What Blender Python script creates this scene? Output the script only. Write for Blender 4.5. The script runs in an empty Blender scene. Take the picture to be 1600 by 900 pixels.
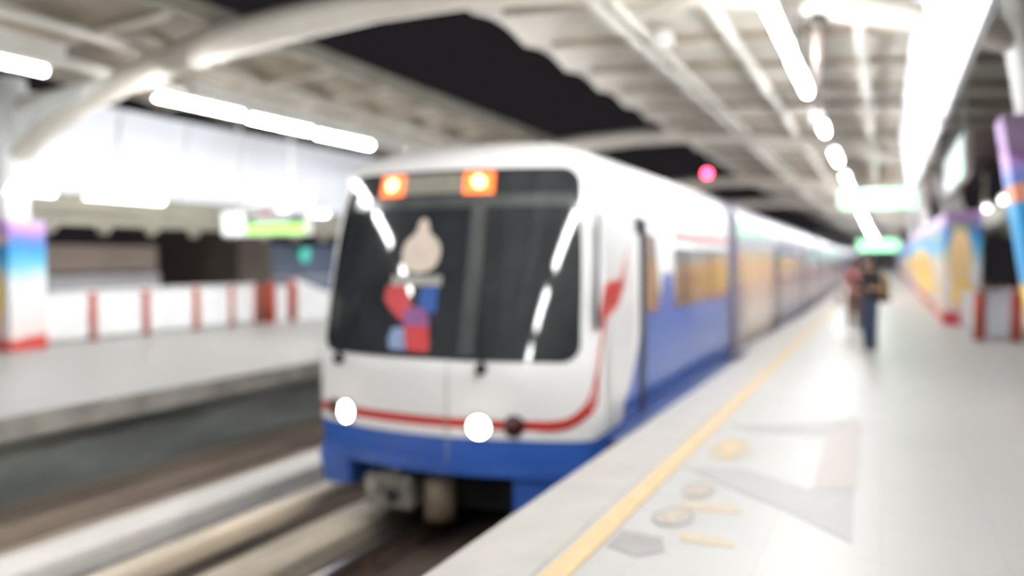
import bpy, bmesh, math, random
from mathutils import Vector, Matrix
random.seed(7)
scene = bpy.context.scene
COL = scene.collection
PI = math.pi

# ------------------------------------------------------------------ materials
def lin(c):
    return tuple(((v/255)/12.92 if v/255 <= .04045 else ((v/255+.055)/1.055)**2.4) for v in c) + (1,)
def newmat(name):
    m = bpy.data.materials.new(name); m.use_nodes = True
    return m, m.node_tree, m.node_tree.nodes['Principled BSDF']
def mat(name, c, rough=.5, metal=0., var=.0, scale=4., spec=.5, coat=0., stretch=(1,1,1), c2=None, bump=0.):
    m, nt, b = newmat(name)
    b.inputs['Roughness'].default_value = rough
    b.inputs['Metallic'].default_value = metal
    b.inputs['Specular IOR Level'].default_value = spec
    b.inputs['Coat Weight'].default_value = coat
    b.inputs['Coat Roughness'].default_value = .05
    a = lin(c)
    if c2 is None: c2 = tuple(max(0, v*(1-var)) for v in c)
    tc = nt.nodes.new('ShaderNodeTexCoord'); mp = nt.nodes.new('ShaderNodeMapping')
    mp.inputs['Scale'].default_value = stretch
    nz = nt.nodes.new('ShaderNodeTexNoise'); nz.inputs['Scale'].default_value = scale; nz.inputs['Detail'].default_value = 4
    rp = nt.nodes.new('ShaderNodeValToRGB')
    rp.color_ramp.elements[0].position = .35; rp.color_ramp.elements[1].position = .65
    rp.color_ramp.elements[0].color = lin(c2); rp.color_ramp.elements[1].color = a
    nt.links.new(tc.outputs['Object'], mp.inputs[0]); nt.links.new(mp.outputs[0], nz.inputs['Vector'])
    nt.links.new(nz.outputs['Fac'], rp.inputs[0]); nt.links.new(rp.outputs[0], b.inputs['Base Color'])
    if bump:
        bp = nt.nodes.new('ShaderNodeBump'); bp.inputs['Strength'].default_value = bump
        nt.links.new(nz.outputs['Fac'], bp.inputs['Height']); nt.links.new(bp.outputs[0], b.inputs['Normal'])
    return m
def glow(name, c, s):
    m, nt, b = newmat(name)
    b.inputs['Base Color'].default_value = lin(c)
    b.inputs['Emission Color'].default_value = lin(c); b.inputs['Emission Strength'].default_value = s
    return m
class X:                                                    # tiny expression builder over math nodes
    def __init__(s, nt): s.nt = nt
    def op(s, o, a, b=0., c=0.):
        n = s.nt.nodes.new('ShaderNodeMath'); n.operation = o
        for i, v in enumerate((a, b, c)):
            if isinstance(v, (int, float)): n.inputs[i].default_value = v
            else: s.nt.links.new(v, n.inputs[i])
        return n.outputs[0]
    def xyz(s):
        t = s.nt.nodes.new('ShaderNodeTexCoord'); q = s.nt.nodes.new('ShaderNodeSeparateXYZ')
        s.nt.links.new(t.outputs['Object'], q.inputs[0]); return q.outputs
    def mix(s, f, a, b):
        n = s.nt.nodes.new('ShaderNodeMix'); n.data_type = 'RGBA'
        s.nt.links.new(f, n.inputs[0]) if not isinstance(f, (int, float)) else None
        for i, v in ((6, a), (7, b)):
            if isinstance(v, tuple): n.inputs[i].default_value = v
            else: s.nt.links.new(v, n.inputs[i])
        return n.outputs[2]
    def ell(s, a, b, ca, cb, ra, rb, soft=6.):              # soft-edged ellipse mask
        u = s.op('DIVIDE', s.op('SUBTRACT', a, ca), ra); v = s.op('DIVIDE', s.op('SUBTRACT', b, cb), rb)
        d = s.op('ADD', s.op('MULTIPLY', u, u), s.op('MULTIPLY', v, v))
        n = s.op('MULTIPLY', s.op('SUBTRACT', 1., d), soft); cl = s.nt.nodes.new('ShaderNodeClamp')
        s.nt.links.new(n, cl.inputs[0]); return cl.outputs[0]

def tile_mat(name, c, seam, c2, rough, sx, sy):
    m, nt, b = newmat(name)
    tc = nt.nodes.new('ShaderNodeTexCoord')
    br = nt.nodes.new('ShaderNodeTexBrick'); br.offset = 0
    br.inputs['Color1'].default_value = lin(c); br.inputs['Color2'].default_value = lin(c2)
    br.inputs['Mortar'].default_value = lin(seam); br.inputs['Scale'].default_value = 1
    br.inputs['Mortar Size'].default_value = .004; br.inputs['Brick Width'].default_value = sx; br.inputs['Row Height'].default_value = sy
    nt.links.new(tc.outputs['Object'], br.inputs['Vector'])
    nz = nt.nodes.new('ShaderNodeTexNoise'); nz.inputs['Scale'].default_value = 90
    nt.links.new(tc.outputs['Object'], nz.inputs['Vector'])
    x = X(nt); k = x.op('MULTIPLY_ADD', nz.outputs['Fac'], .16, 0.)
    col = x.mix(k, br.outputs['Color'], lin(seam))
    nt.links.new(col, b.inputs['Base Color']); b.inputs['Roughness'].default_value = rough
    return m

def mural_mat(name, axis, blobs, height=2.8):
    """printed cladding: purple top, blue sky band, white middle, red foot, yellow and tan painted shapes"""
    m, nt, b = newmat(name); x = X(nt); o = x.xyz(); h = o[axis]
    nz = nt.nodes.new('ShaderNodeTexNoise'); nz.inputs['Scale'].default_value = .9
    tc = nt.nodes.new('ShaderNodeTexCoord'); nt.links.new(tc.outputs['Object'], nz.inputs['Vector'])
    z = x.op('ADD', o[2], x.op('MULTIPLY', x.op('SUBTRACT', nz.outputs['Fac'], .5), .5))
    f = x.op('DIVIDE', z, height)
    rp = nt.nodes.new('ShaderNodeValToRGB'); r = rp.color_ramp
    cols = [(.0, (196,62,58)), (.07, (200,70,64)), (.12, (226,214,210)), (.5, (226,230,234)), (.62, (120,196,226)), (.72, (60,156,212)), (.84, (96,130,205)), (.92, (186,140,205)), (1., (206,180,222))]
    r.elements[0].position, r.elements[0].color = cols[0][0], lin(cols[0][1])
    r.elements[1].position, r.elements[1].color = cols[-1][0], lin(cols[-1][1])
    for p, c in cols[1:-1]:
        e = r.elements.new(p); e.color = lin(c)
    nt.links.new(f, rp.inputs[0]); col = rp.outputs[0]
    for (ca, cb, ra, rb, c) in blobs:
        col = x.mix(x.ell(h, o[2], ca, cb, ra, rb), col, lin(c))
    nt.links.new(col, b.inputs['Base Color']); b.inputs['Roughness'].default_value = .4
    return m

M = dict(
 floor=tile_mat('granite_tiles', (178,177,173), (164,163,160), (174,174,171), .42, .6, .6),
 edge=mat('edge_coping', (180,177,171), .5, var=.05, scale=3),
 concrete=mat('grey_concrete', (176,174,166), .85, var=.18, scale=2.5, bump=.2),
 conc_dark=mat('platform_wall_concrete', (158,164,160), .9, var=.3, scale=1.5, stretch=(1,.25,1)),
 bed=mat('track_slab', (92,78,68), .95, var=.4, scale=2, stretch=(1,.3,1), bump=.3),
 plinth=mat('rail_plinth', (176,160,146), .9, var=.2, scale=2, stretch=(1,.2,1)),
 guard=mat('guard_beam', (232,230,224), .6, var=.14, scale=1.2, stretch=(1,.3,1)),
 cover=mat('third_rail_cover', (222,208,186), .6, var=.15, scale=1.5, stretch=(1,.3,1)),
 box=mat('cable_duct', (178,168,152), .8, var=.2, scale=2, stretch=(1,.3,1)),
 steel=mat('rail_steel', (190,192,194), .3, 1., var=.15, scale=3),
 rust=mat('rusty_steel', (88,70,58), .8, var=.4, scale=6),
 frame=mat('frame_paint', (214,208,196), .45, var=.06, scale=1.2),
 framew=mat('white_column_paint', (226,228,226), .45, var=.04, scale=1.5),
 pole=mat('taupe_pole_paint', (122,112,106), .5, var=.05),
 deck=mat('roof_sheet', (206,200,188), .55, var=.12, scale=.7),
 deckb=mat('roof_sheet_brown', (174,160,140), .6, var=.25, scale=.8),
 purlin=mat('purlin_paint', (204,202,192), .45, var=.06, scale=1.5),
 fascia=mat('fascia_olive', (146,142,128), .6, var=.1, scale=1.5),
 panel=mat('white_panel', (222,225,232), .6, var=.03, scale=.6),
 housing=mat('lamp_housing', (225,225,222), .4),
 tube=glow('tube_light', (250,250,251), 44.),
 tube_low=glow('tube_light_low', (252,250,248), 4.),
 orange=mat('orange_post', (176,70,48), .5, var=.12, scale=6),
 fence=mat('white_fence_panel', (232,234,234), .5, var=.04, scale=2),
 fenceg=mat('grey_fence_panel', (198,200,206), .3, var=.08, scale=2),
 yellow=mat('yellow_line', (206,182,140), .6, var=.06, scale=9),
 stk_grey=mat('grey_floor_film', (163,162,160), .5, var=.03),
 stk_pink=mat('pink_floor_film', (172,164,159), .5, var=.02),
 stk_cream=mat('cream_floor_film', (186,172,148), .5, var=.05, scale=12),
 stk_dark=mat('dark_floor_film', (152,149,147), .5, var=.05),
 white=mat('train_white', (240,240,238), .25, coat=.6, var=.01),
 blue=mat('train_blue', (52,98,186), .33, coat=.35, var=.08, scale=3),
 navy=mat('sill_navy', (34,60,116), .4, var=.1),
 red=mat('train_red', (206,54,44), .3, coat=.4, var=.05),
 glass=mat('dark_windscreen', (58,62,65), .05, spec=.5, coat=.1, var=.2, scale=1.5),
 mull=mat('cab_pillar_grey', (92,95,95), .12, var=.1, coat=.5),
 disp=mat('display_strip', (150,146,134), .4, var=.08, scale=5),
 black=mat('black_rubber', (30,30,32), .6),
 seam=mat('dark_seam', (48,50,60), .5),
 darkred=mat('dark_lens', (74,30,30), .15, coat=.5),
 led=glow('orange_lamp', (255,118,56), .7),
 ledc=glow('orange_lamp_core', (255,196,136), 2.2),
 head=glow('headlamp', (255,236,210), 40.),
 under=mat('underframe_grey', (164,160,150), .6, var=.3, scale=5),
 underb=mat('underframe_tan', (150,134,112), .6, var=.2, scale=5),
 wrap=mat('silver_wrap', (136,132,150), .3, coat=.12, metal=.1, var=.06, scale=.7),
 wrapd=mat('violet_gap', (66,62,84), .4, var=.2),
 door=mat('door_tan_reflection', (214,192,174), .2, metal=.35, var=.12, scale=.8, stretch=(1,1,.5), c2=(196,176,166)),  # tan reflection on the steel doors painted into their colour
 win=mat('dark_window', (70,62,54), .06, coat=.6, var=.3, scale=2),
 winr=mat('carriage_window', (150,140,146), .08, coat=.6, var=.2, scale=1),
 cream=mat('cream_emblem', (232,216,200), .5, var=.05, scale=8),
 silver=mat('silver_band', (176,174,168), .5, var=.1, scale=10),
 stkred=mat('sticker_red', (216,66,72), .5, var=.08, scale=8),
 stkblue=mat('sticker_blue', (46,96,176), .5, var=.1, scale=8),
 stkpale=mat('sticker_paleblue', (150,172,214), .5, var=.1, scale=8),
 stkmauve=mat('sticker_mauve', (150,90,150), .5, var=.1, scale=8),
 green_sign=glow('sign_green', (160,250,190), .8),
 sign_white=glow('sign_white', (236,246,244), .45),
 sign_green2=glow('sign_green_band', (140,200,96), .9),
 sign_dark=mat('sign_navy', (70,84,104), .5),
 sign_red=mat('sign_red', (196,90,96), .5),
 signal_red=glow('signal_red', (255,40,64), 30.),
 signal_amber=glow('signal_amber', (190,140,60), .5),
 bldg=mat('building_taupe', (128,116,108), .9, var=.1, scale=.4),
 bldg2=mat('building_brown', (84,74,68), .9, var=.15, scale=.5),
 bldg3=mat('building_blue', (72,86,108), .5, var=.25, scale=.6),
 bldgwin=mat('building_ledge', (150,150,154), .8, var=.1, scale=.5),
 teal=glow('teal_lamp', (60,170,150), .5),
 skin=mat('skin', (206,160,136), .5, var=.05), hair=mat('black_hair', (36,30,28), .45, var=.3, scale=30),
 jeans=mat('navy_jeans', (62,76,100), .8, var=.25, scale=14), shirt=mat('black_shirt', (46,44,46), .8, var=.2, scale=10),
 tan=mat('tan_canvas', (196,164,116), .7, var=.12, scale=10), pink=mat('pink_shirt', (206,130,132), .8, var=.1, scale=9),
 brownpants=mat('brown_trousers', (120,92,84), .8, var=.15, scale=9), whitecloth=mat('white_cloth', (236,230,228), .7, var=.04),
 shoe=mat('pale_shoe', (226,214,206), .6),
)
M['amber'] = mat('amber_interior', (166,118,68), .25, var=.35, scale=1.4, stretch=(1,1.6,.15), c2=(84,74,66), coat=.5)

# ------------------------------------------------------------------ mesh helpers
class MB:
    def __init__(s): s.bm = bmesh.new(); s.mats = []
    def quadgrid(s, rows, mi=0, smooth=True, closed=False):
        vs = [[s.bm.verts.new(p) for p in r] for r in rows]
        for a, b in zip(vs, vs[1:]):
            n = len(a)
            for i in range(n if closed else n-1):
                j = (i+1) % n
                try:
                    f = s.bm.faces.new((a[i], a[j], b[j], b[i])); f.material_index = mi; f.smooth = smooth
                except ValueError: pass
        return vs
    def box(s, x0, x1, y0, y1, z0, z1, bev=0., mi=0, rot=None, about=None):
        r = bmesh.ops.create_cube(s.bm, size=1)
        vs = r['verts']
        for v in vs:
            v.co = Vector(((x0+x1)/2+v.co.x*(x1-x0), (y0+y1)/2+v.co.y*(y1-y0), (z0+z1)/2+v.co.z*(z1-z0)))
        if rot is not None:
            bmesh.ops.rotate(s.bm, verts=vs, cent=about or ((x0+x1)/2,(y0+y1)/2,(z0+z1)/2), matrix=rot)
        fs = {f for v in vs for f in v.link_faces}
        for f in fs: f.material_index = mi
        if bev:
            es = list({e for v in vs for e in v.link_edges})
            bmesh.ops.bevel(s.bm, geom=es, offset=bev, segments=2, affect='EDGES', profile=.5)
        return s
    def tube(s, pts, rad, seg=12, mi=0, sx=1., flat=None):
        pts = [Vector(p) for p in pts]; n = len(pts)
        if isinstance(rad, (int, float)): rad = [rad]*n
        rings = []
        up0 = Vector((0,0,1)) if flat is None else Vector(flat)
        for i, p in enumerate(pts):
            t = (pts[min(i+1,n-1)]-pts[max(i-1,0)]).normalized()
            up = up0 if abs(t.dot(up0)) < .95 else Vector((0,1,0))
            a = t.cross(up).normalized(); b = a.cross(t).normalized()
            rings.append([p+a*(math.cos(q)*rad[i]*sx)+b*(math.sin(q)*rad[i]) for q in (2*PI*k/seg for k in range(seg))])
        vs = s.quadgrid(rings, mi, True, True)
        for ring in (vs[0], vs[-1]):
            try: f = s.bm.faces.new(ring); f.material_index = mi
            except ValueError: pass
        return s
    def lathe(s, prof, c, axis='Y', seg=24, mi=0):
        rings = []
        for r, h in prof:
            ring = []
            for k in range(seg):
                a = 2*PI*k/seg; u, v = r*math.cos(a), r*math.sin(a)
                d = {'Y': (u, h, v), 'Z': (u, v, h), 'X': (h, u, v)}[axis]
                ring.append(Vector(c)+Vector(d))
            rings.append(ring)
        vs = s.quadgrid(rings, mi, True, True)
        for ring in (vs[0], vs[-1]):
            try: f = s.bm.faces.new(ring); f.material_index = mi
            except ValueError: pass
        return s
    def prism(s, poly, ext, mi=0):                      # poly: 3-D outline, ext: extrusion vector
        ext = Vector(ext); a = [s.bm.verts.new(Vector(p)) for p in poly]; b = [s.bm.verts.new(Vector(p)+ext) for p in poly]
        fs = [s.bm.faces.new(a), s.bm.faces.new(list(reversed(b)))]
        for i in range(len(a)):
            j = (i+1) % len(a); fs.append(s.bm.faces.new((a[j], a[i], b[i], b[j])))
        for f in fs: f.material_index = mi
        return s
    def build(s, name, m, parent=None, solid=0.):
        bmesh.ops.recalc_face_normals(s.bm, faces=s.bm.faces)
        me = bpy.data.meshes.new(name); s.bm.to_mesh(me); s.bm.free()
        for q in (m if isinstance(m, (list, tuple)) else [m]): me.materials.append(q)
        o = bpy.data.objects.new(name, me); COL.objects.link(o)
        if parent: attach(o, parent)
        return o
def attach(o, parent):
    o.parent = parent
    # geometry is modelled in world coordinates: keep it there under a parent that has a location
    off = Vector((0,0,0)); p = parent
    while p: off += Vector(p.location); p = p.parent
    if off.length > 0 and o.type == 'MESH' and not o.get('_local'):
        o.data.transform(Matrix.Translation(-off))
def empty(name, loc):
    o = bpy.data.objects.new(name, None); COL.objects.link(o); o.location = loc; o.empty_display_size = .2
    return o
def tag(o, label=None, cat=None, group=None, kind=None):
    if label: o['label'] = label
    if cat: o['category'] = cat
    if group: o['group'] = group
    if kind: o['kind'] = kind
    return o
def copy_tree(o, parent=None):
    c = o.copy(); COL.objects.link(c)
    if parent: c.parent = parent
    for ch in list(o.children): copy_tree(ch, c)
    return c
def recenter(o, loc):                                   # move a single-mesh thing's origin to its base
    o.data.transform(Matrix.Translation(-Vector(loc))); o.location = loc
    return o

# ------------------------------------------------------------------ setting: platforms and track
b = MB(); b.box(-2.1, 2.9, -24, 130, -.25, 0, .01)
floor = tag(b.build('floor', M['floor']), kind='structure')
b = MB(); b.box(-2.1, -1.61, -24, 130, 0, .006)
tag(b.build('trim_1', M['edge']), kind='structure')
b = MB(); b.box(-15.5, -8.1, -24, 130, -.25, 0, .01)
tag(b.build('floor.001', M['floor']), kind='structure')
b = MB(); b.box(-8.11, -8.07, -24, 130, -.25, -.02)
tag(b.build('trim_2', M['concrete']), kind='structure')
b = MB(); b.box(-8.9, -8.5, -24, 130, -1.3, -.25)
tag(b.build('wall_left', M['conc_dark']), kind='structure')
b = MB(); b.box(-1.7, -1.3, -24, 130, -1.3, -.25)
tag(b.build('wall_right', M['conc_dark']), kind='structure')
b = MB(); b.box(-9, -1.2, -24, 130, -1.6, -1.28)
tag(b.build('ground', M['bed']), kind='structure')

def runner(name, x0, x1, z0, z1, m, label, cat, group=None, bev=.02, yb=(-4, 120)):
    q = MB(); q.box(x0, x1, yb[0], yb[1], z0, z1, bev)
    return tag(q.build(name, m), label, cat, group)
runner('track_plinth', -8.42, -7.75, -1.28, -1.0, M['plinth'], 'broad brown concrete plinth running under the opposite platform', 'plinth')
runner('guard_beam', -6.95, -6.42, -1.28, -.96, M['guard'], 'broad white guard beam along the empty track', 'beam', bev=.06)
runner('rail_cover', -5.84, -5.56, -1.12, -.93, M['cover'], 'narrow cream rail cover running in beside the train', 'rail cover', bev=.05)
runner('cable_duct', -5.25, -4.72, -1.28, -1.06, M['box'], 'low grey brown cable duct between rail cover and shiny rail', 'cable duct', bev=.03)
runner('track_plinth.001', -7.5, -7.05, -1.28, -1.12, M['plinth'], 'thin low brown plinth between broad plinth and white guard beam', 'plinth')
def rail(x, label):
    t = empty('running_rail', (x, 0, -1.28)); tag(t, label, 'rail', 'running rails of the tracks')
    q = MB(); q.box(x-.035, x+.035, -4, 120, -1.1, -1.05, .012); q.build('rail_head', M['steel'], t)
    q = MB(); q.box(x-.012, x+.012, -4, 120, -1.24, -1.1); q.build('rail_web', M['rust'], t)
    q = MB(); q.box(x-.07, x+.07, -4, 120, -1.28, -1.24); q.build('rail_foot', M['rust'], t)
rail(-4.3, 'shiny steel rail ending under the coupler of the train')
rail(-2.95, 'dark steel rail close under the near platform edge')
rail(-6.2, 'dark rail between white guard beam and cream rail cover')

# painted / stuck floor marks
def film(name, poly, m, label, cat, group=None, z=.0015):
    q = MB(); q.prism([(x, y, z) for x, y in poly], (0, 0, .0025))
    c = (sum(p[0] for p in poly)/len(poly), sum(p[1] for p in poly)/len(poly), 0)
    return tag(recenter(q.build(name, m), c), label, cat, group)
q = MB(); q.box(-1.57, -1.43, -4, 120, .0, .009, .002)
tag(q.build('safety_line', M['yellow']), 'long pale yellow safety line along the near platform edge', 'floor line')
film('floor_sticker', [(-1.40,6.39),(-.932,6.51),(-.476,6.134),(-.182,6.25),(-.15,5.045),(-.571,5.555),(-.922,5.883)], M['stk_grey'],
     'grey pointed floor sticker widening away from the yellow line', 'floor sticker')
film('floor_sticker.001', [(-.474,8.169),(-.192,8.9),(-.16,6.28),(-.45,6.16)], M['stk_pink'], 'pinkish floor sticker stripe above the grey pointed one', 'floor sticker')
film('floor_sticker.002', [(-1.35,8.2),(-.951,8.35),(-.256,9.1),(-.24,8.95),(-.511,8.0),(-1.15,7.95)], M['stk_grey'], 'thin grey floor sticker beyond the pinkish stripe', 'floor sticker')
film('floor_sticker.003', [(-1.4,4.75),(-1.15,4.72),(-1.08,4.5),(-1.2,4.35),(-1.4,4.45)], M['stk_dark'], 'small dark grey floor sticker at the lower end of the marks', 'floor sticker')
def disc(cx, cy, rx, ry, m, label, ring=None, arrow=None):
    t = empty('waiting_sticker', (cx, cy, 0)); tag(t, label, 'floor sticker', 'waiting spot stickers beside the yellow line')
    q = MB(); q.prism([(cx+rx*math.cos(2*PI*k/32), cy+ry*math.sin(2*PI*k/32), .0045) for k in range(32)], (0,0,.002)); q.build('disc', m, t)
    if ring:
        q = MB(); q.quadgrid([[(cx+f*rx*math.cos(2*PI*k/32), cy+f*ry*math.sin(2*PI*k/32), .0075) for k in range(33)] for f in (1., .8)]); q.build('ring', ring, t)
    if arrow:
        q = MB(); s = rx*.6
        q.prism([(cx-s*.35,cy-ry*.6,.0075),(cx+s*.35,cy-ry*.6,.0075),(cx+s*.35,cy,.0075),(cx+s,cy,.0075),(cx,cy+ry*.6,.0075),(cx-s,cy,.0075),(cx-s*.35,cy,.0075)], (0,0,.002)); q.build('arrow', arrow, t)
disc(-1.17, 7.15, .16, .42, M['stk_cream'], 'round cream floor sticker with a yellow arrow, uppermost of the three', None, M['yellow'])
disc(-1.16, 5.78, .105, .2, M['stk_cream'], 'small cream floor sticker in a grey ring, middle of the three', M['stk_dark'], M['stk_pink'])
disc(-1.18, 5.12, .125, .2, M['stk_pink'], 'floor sticker in a dark grey ring, lowest of the three', M['stk_dark'], M['stk_cream'])
film('floor_sticker.004', [(-1.22,5.45),(-.86,5.52),(-.8,5.36),(-1.17,5.3)], M['stk_cream'], 'faint cream floor strip between the two ringed stickers', 'floor sticker')
film('floor_sticker.005', [(-1.08,4.86),(-.78,4.83),(-.74,4.70),(-1.04,4.70)], M['stk_cream'], 'faint cream floor strip below the lowest ringed sticker', 'floor sticker')

# ------------------------------------------------------------------ roofs
def drop(y): return -.011*max(0., min(y, 60)-10)          # the station falls gently away along the line
def tilt(q):
    bmesh.ops.bisect_plane(q.bm, geom=list(q.bm.verts)+list(q.bm.edges)+list(q.bm.faces), plane_co=(0,10,0), plane_no=(0,1,0))
    bmesh.ops.bisect_plane(q.bm, geom=list(q.bm.verts)+list(q.bm.edges)+list(q.bm.faces), plane_co=(0,60,0), plane_no=(0,1,0))
    for v in q.bm.verts: v.co.z += drop(v.co.y)
def deck(name, prof, y0, y1, m, amp, period):
    rows = []; n = int((y1-y0)/period*8)
    for i in range(n+1):
        y = y0+(y1-y0)*i/n; w = amp*abs(math.sin(PI*(y-y0)/period))
        rows.append([(x, y, z+w+drop(y)) for k, (x, z) in enumerate(prof)])
    q = MB(); q.quadgrid(rows)
    vs = list(q.bm.verts)
    r = bmesh.ops.extrude_face_region(q.bm, geom=list(q.bm.faces))
    for e in r['geom']:
        if isinstance(e, bmesh.types.BMVert): e.co.z += .06
    return q.build(name, m)
tag(deck('ceiling', [(-5.5,5.12),(-4.5,5.1),(-3,5.02),(-1,4.9),(.5,4.8),(1.5,4.74),(2.9,4.6)], -24.1, 122, M['deck'], .12, 1.95), kind='structure')
tag(deck('ceiling.001', [(-9.15,5.12),(-10,5.08),(-11.5,4.96),(-13.6,4.68)], -24.1, 122, M['deckb'], .12, 1.95), kind='structure')
q = MB(); q.box(-9.22, -9.12, -24, 112, 5.02, 5.32, .01); tilt(q)
tag(recenter(q.build('roof_edge_strip', M['fascia']), (-9.17,3,5.02)), 'grey edge strip of the roof over the opposite platform', 'roof edge')
def purlin(xs, z, r, label, group, fl=1.):
    q = MB()
    for x in xs: q.tube([(x, -24, z), (x, 10, z), (x, 60, z+drop(60)), (x, 112, z+drop(60))], r, 10)
    return tag(q.build('roof_purlin', M['purlin']), label, 'purlin', group)
G = 'purlins carrying the platform roofs'
for x, lab in ((-3.55,'outer pipe of the paired roof purlins nearest the dark sky gap'), (-3.3,'inner pipe of the paired roof purlins nearest the dark sky gap')):
    purlin([x], 4.93, .065, lab, G)
purlin([-2.1], 4.83, .09, 'single thick roof purlin between the paired pipes and the tube lights', G)
purlin([-.37], 4.66, .07, 'roof purlin above the platform between tube lights and white panel', G)
purlin([-10.9], 4.92, .09, 'roof purlin over the inner edge of the opposite platform', G)
purlin([-12.3], 4.78, .09, 'roof purlin over the middle of the opposite platform', G)
for ya, yb2, lab in ((-24, 7.95, 'short pale gutter beam before the front arch over the opposite platform'), (10.2, 112, 'long pale gutter beam behind the front arch over the opposite platform')):
    q = MB(); q.box(-10.22, -9.98, ya, yb2, 4.12, 4.44, .02); tilt(q)
    tag(q.build('gutter_beam', M['purlin']), lab, 'beam')
# short cross ribs under the opposite roof
for k in range(9):
    y = 5.2+k*1.95
    q = MB(); q.tube([(-9.3, y, 5.06), (-11.2, y, 4.9), (-13.4, y, 4.66)], .055, 8)
    tag(q.build('roof_rib', M['frame']), 'beige roof rib over the opposite platform, number %s counted from the column' % 'one two three four five six seven eight nine'.split()[k] if False else
        'beige cross rib under the opposite platform roof', 'rib', 'cross ribs under the opposite roof')
for k in range(15):
    y = 7.1+k*1.95; d0 = drop(y)
    q = MB(); q.tube([(-5.0,y,5.09+d0),(-3,y,5.0+d0),(-1,y,4.88+d0),(.5,y,4.78+d0),(2.8,y,4.6+d0)], .065, 8)
    tag(q.build('roof_rib', M['deckb']), 'brownish cross rib under the near platform roof', 'rib', 'cross ribs under the near roof')
# small junction box on the paired purlins
q = MB(); q.box(-3.2, -2.98, 12.4, 12.75, 4.78, 4.98, .02); q.box(-3.3, -3.18, 12.5, 12.62, 4.86, 4.93)
tag(q.build('junction_box', M['housing']), 'small white junction box on the paired roof purlins', 'junction box')

# ------------------------------------------------------------------ arched roof frames
def roof_frame(Y, label, mural=True):
    t = empty('roof_frame', (-6.3, Y, 0)); tag(t, label, 'roof frame', 'arched steel frames across the tracks')
    dz = drop(Y); ctr = [(-14.8,2.78),(-13.95,3.30),(-13.2,3.72),(-12.2,4.16),(-11.2,4.45),(-10.2,4.68),(-9.2,4.86),(-8.0,4.99),(-6.5,5.08),(-5.2,5.06),(-3.6,4.93),(-2,4.72),(-1,4.50),(0,4.21),(.8,3.98),(1.3,3.72)]
    rad = [.14,.15,.17,.19,.21,.24,.25,.25,.22,.19,.17,.15,.15,.15,.15,.15]
    q = MB(); q.tube([(x, Y, z+dz) for x, z in ctr], rad, 16, sx=1.12); q.build('arch', M['frame'], t)
    q = MB(); q.tube([(-13.9,Y,4.27+dz),(-12.3,Y,4.36+dz),(-11.0,Y,4.55+dz)], .11, 10); q.build('strut', M['frame'], t)
    q = MB(); q.tube([(1.3,Y,4.62+dz),(.2,Y,4.66+dz),(-1.4,Y,4.72+dz),(-2.8,Y,4.55+dz)], .1, 10); q.build('strut', M['frame'], t)
    q = MB(); q.prism([(-13.3,Y-.29,3.8+dz),(-12.9,Y-.29,4.22+dz),(-11.3,Y-.29,4.5+dz),(-11.9,Y-.29,4.2+dz)], (0,.58,0)); q.build('gusset_plate', M['framew'], t)
    q = MB(); q.tube([(-13.96,Y,0),(-13.96,Y,4.72+dz)], .25, 20); q.build('column', M['framew'], t)
    q = MB(); q.tube([(1.75,Y,0),(1.5,Y,2.6),(1.23,Y,4.0+dz),(1.2,Y,4.72+dz)], [.26,.24,.2,.2], 20); q.build('column', M['framew'], t)
    return t
FR = [roof_frame(10, 'arched white steel roof frame passing just over the front of the train'),
      roof_frame(23, 'second arched white roof frame, behind the cab over the train'),
      roof_frame(36, 'third arched white roof frame beside the red signal lamp'),
      roof_frame(49, 'distant arched white roof frame beyond the green lit signs')]
# printed claddings around the feet of the columns (removable: things of their own)
mur_a = mural_mat('printed_cladding_plain', 0, [(-14.15,.95,.34,.6,(244,212,90)), (-13.95,1.92,.26,.10,(226,190,170)), (-14.1,.6,.2,.3,(240,190,80))], 2.25)
def cladding(x0, x1, y0, y1, h, m, label, flare=0., cat='mural'):
    q = MB(); rows = []
    for k in range(9):
        z = h*k/8; f = flare*(k/8)
        rows.append([(x0-f, y0, z), (x1, y0, z), (x1, y1, z), (x0-f, y1, z)])
    q.quadgrid(rows, 0, False, True)
    top = [v for v in q.bm.verts if abs(v.co.z-h) < 1e-6]
    q.bm.faces.new(sorted(top, key=lambda v: math.atan2(v.co.y-(y0+y1)/2, v.co.x-(x0+x1)/2)))
    o = q.build('mural_cladding', m)
    return tag(o, label, cat)
cladding(-14.4, -13.68, 9.7, 10.4, 2.25, mur_a, 'colourful printed cladding around the column foot on the opposite platform')
mur_b = mural_mat('printed_cladding_blue', 0, [(1.15,1.7,.5,.5,(60,160,216)), (1.2,2.25,.12,.1,(226,150,120)), (1.3,1.0,.3,.35,(244,212,110))])
cladding(1.5, 2.05, 9.7, 10.35, 3.02, mur_b, 'purple and blue printed cladding around the nearest tall column', flare=.47)
mur_c = mural_mat('printed_long_wall', 1, [(40,1.25,12,.72,(246,196,110)), (34,.75,7,.4,(250,212,96)), (60,1.2,9,.6,(246,206,130)), (27.5,2.2,2.2,.18,(150,170,110)), (25,1.0,1.5,.9,(244,214,170))])
cladding(1.3, 2.02, 23.3, 118, 2.72, mur_c, 'long colourful printed wall receding along the near platform')
mur_d = mural_mat('printed_end_panel', 0, [(1.6,1.55,.27,.8,(238,204,150)), (1.68,.72,.26,.36,(250,206,96)), (1.62,2.35,.3,.09,(150,172,110)), (1.72,.16,.4,.12,(196,60,60))])
cladding(1.27, 2.05, 22.72, 23.28, 2.72, mur_d, 'printed end panel with a tall yellow shape beside the orange posts')

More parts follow.
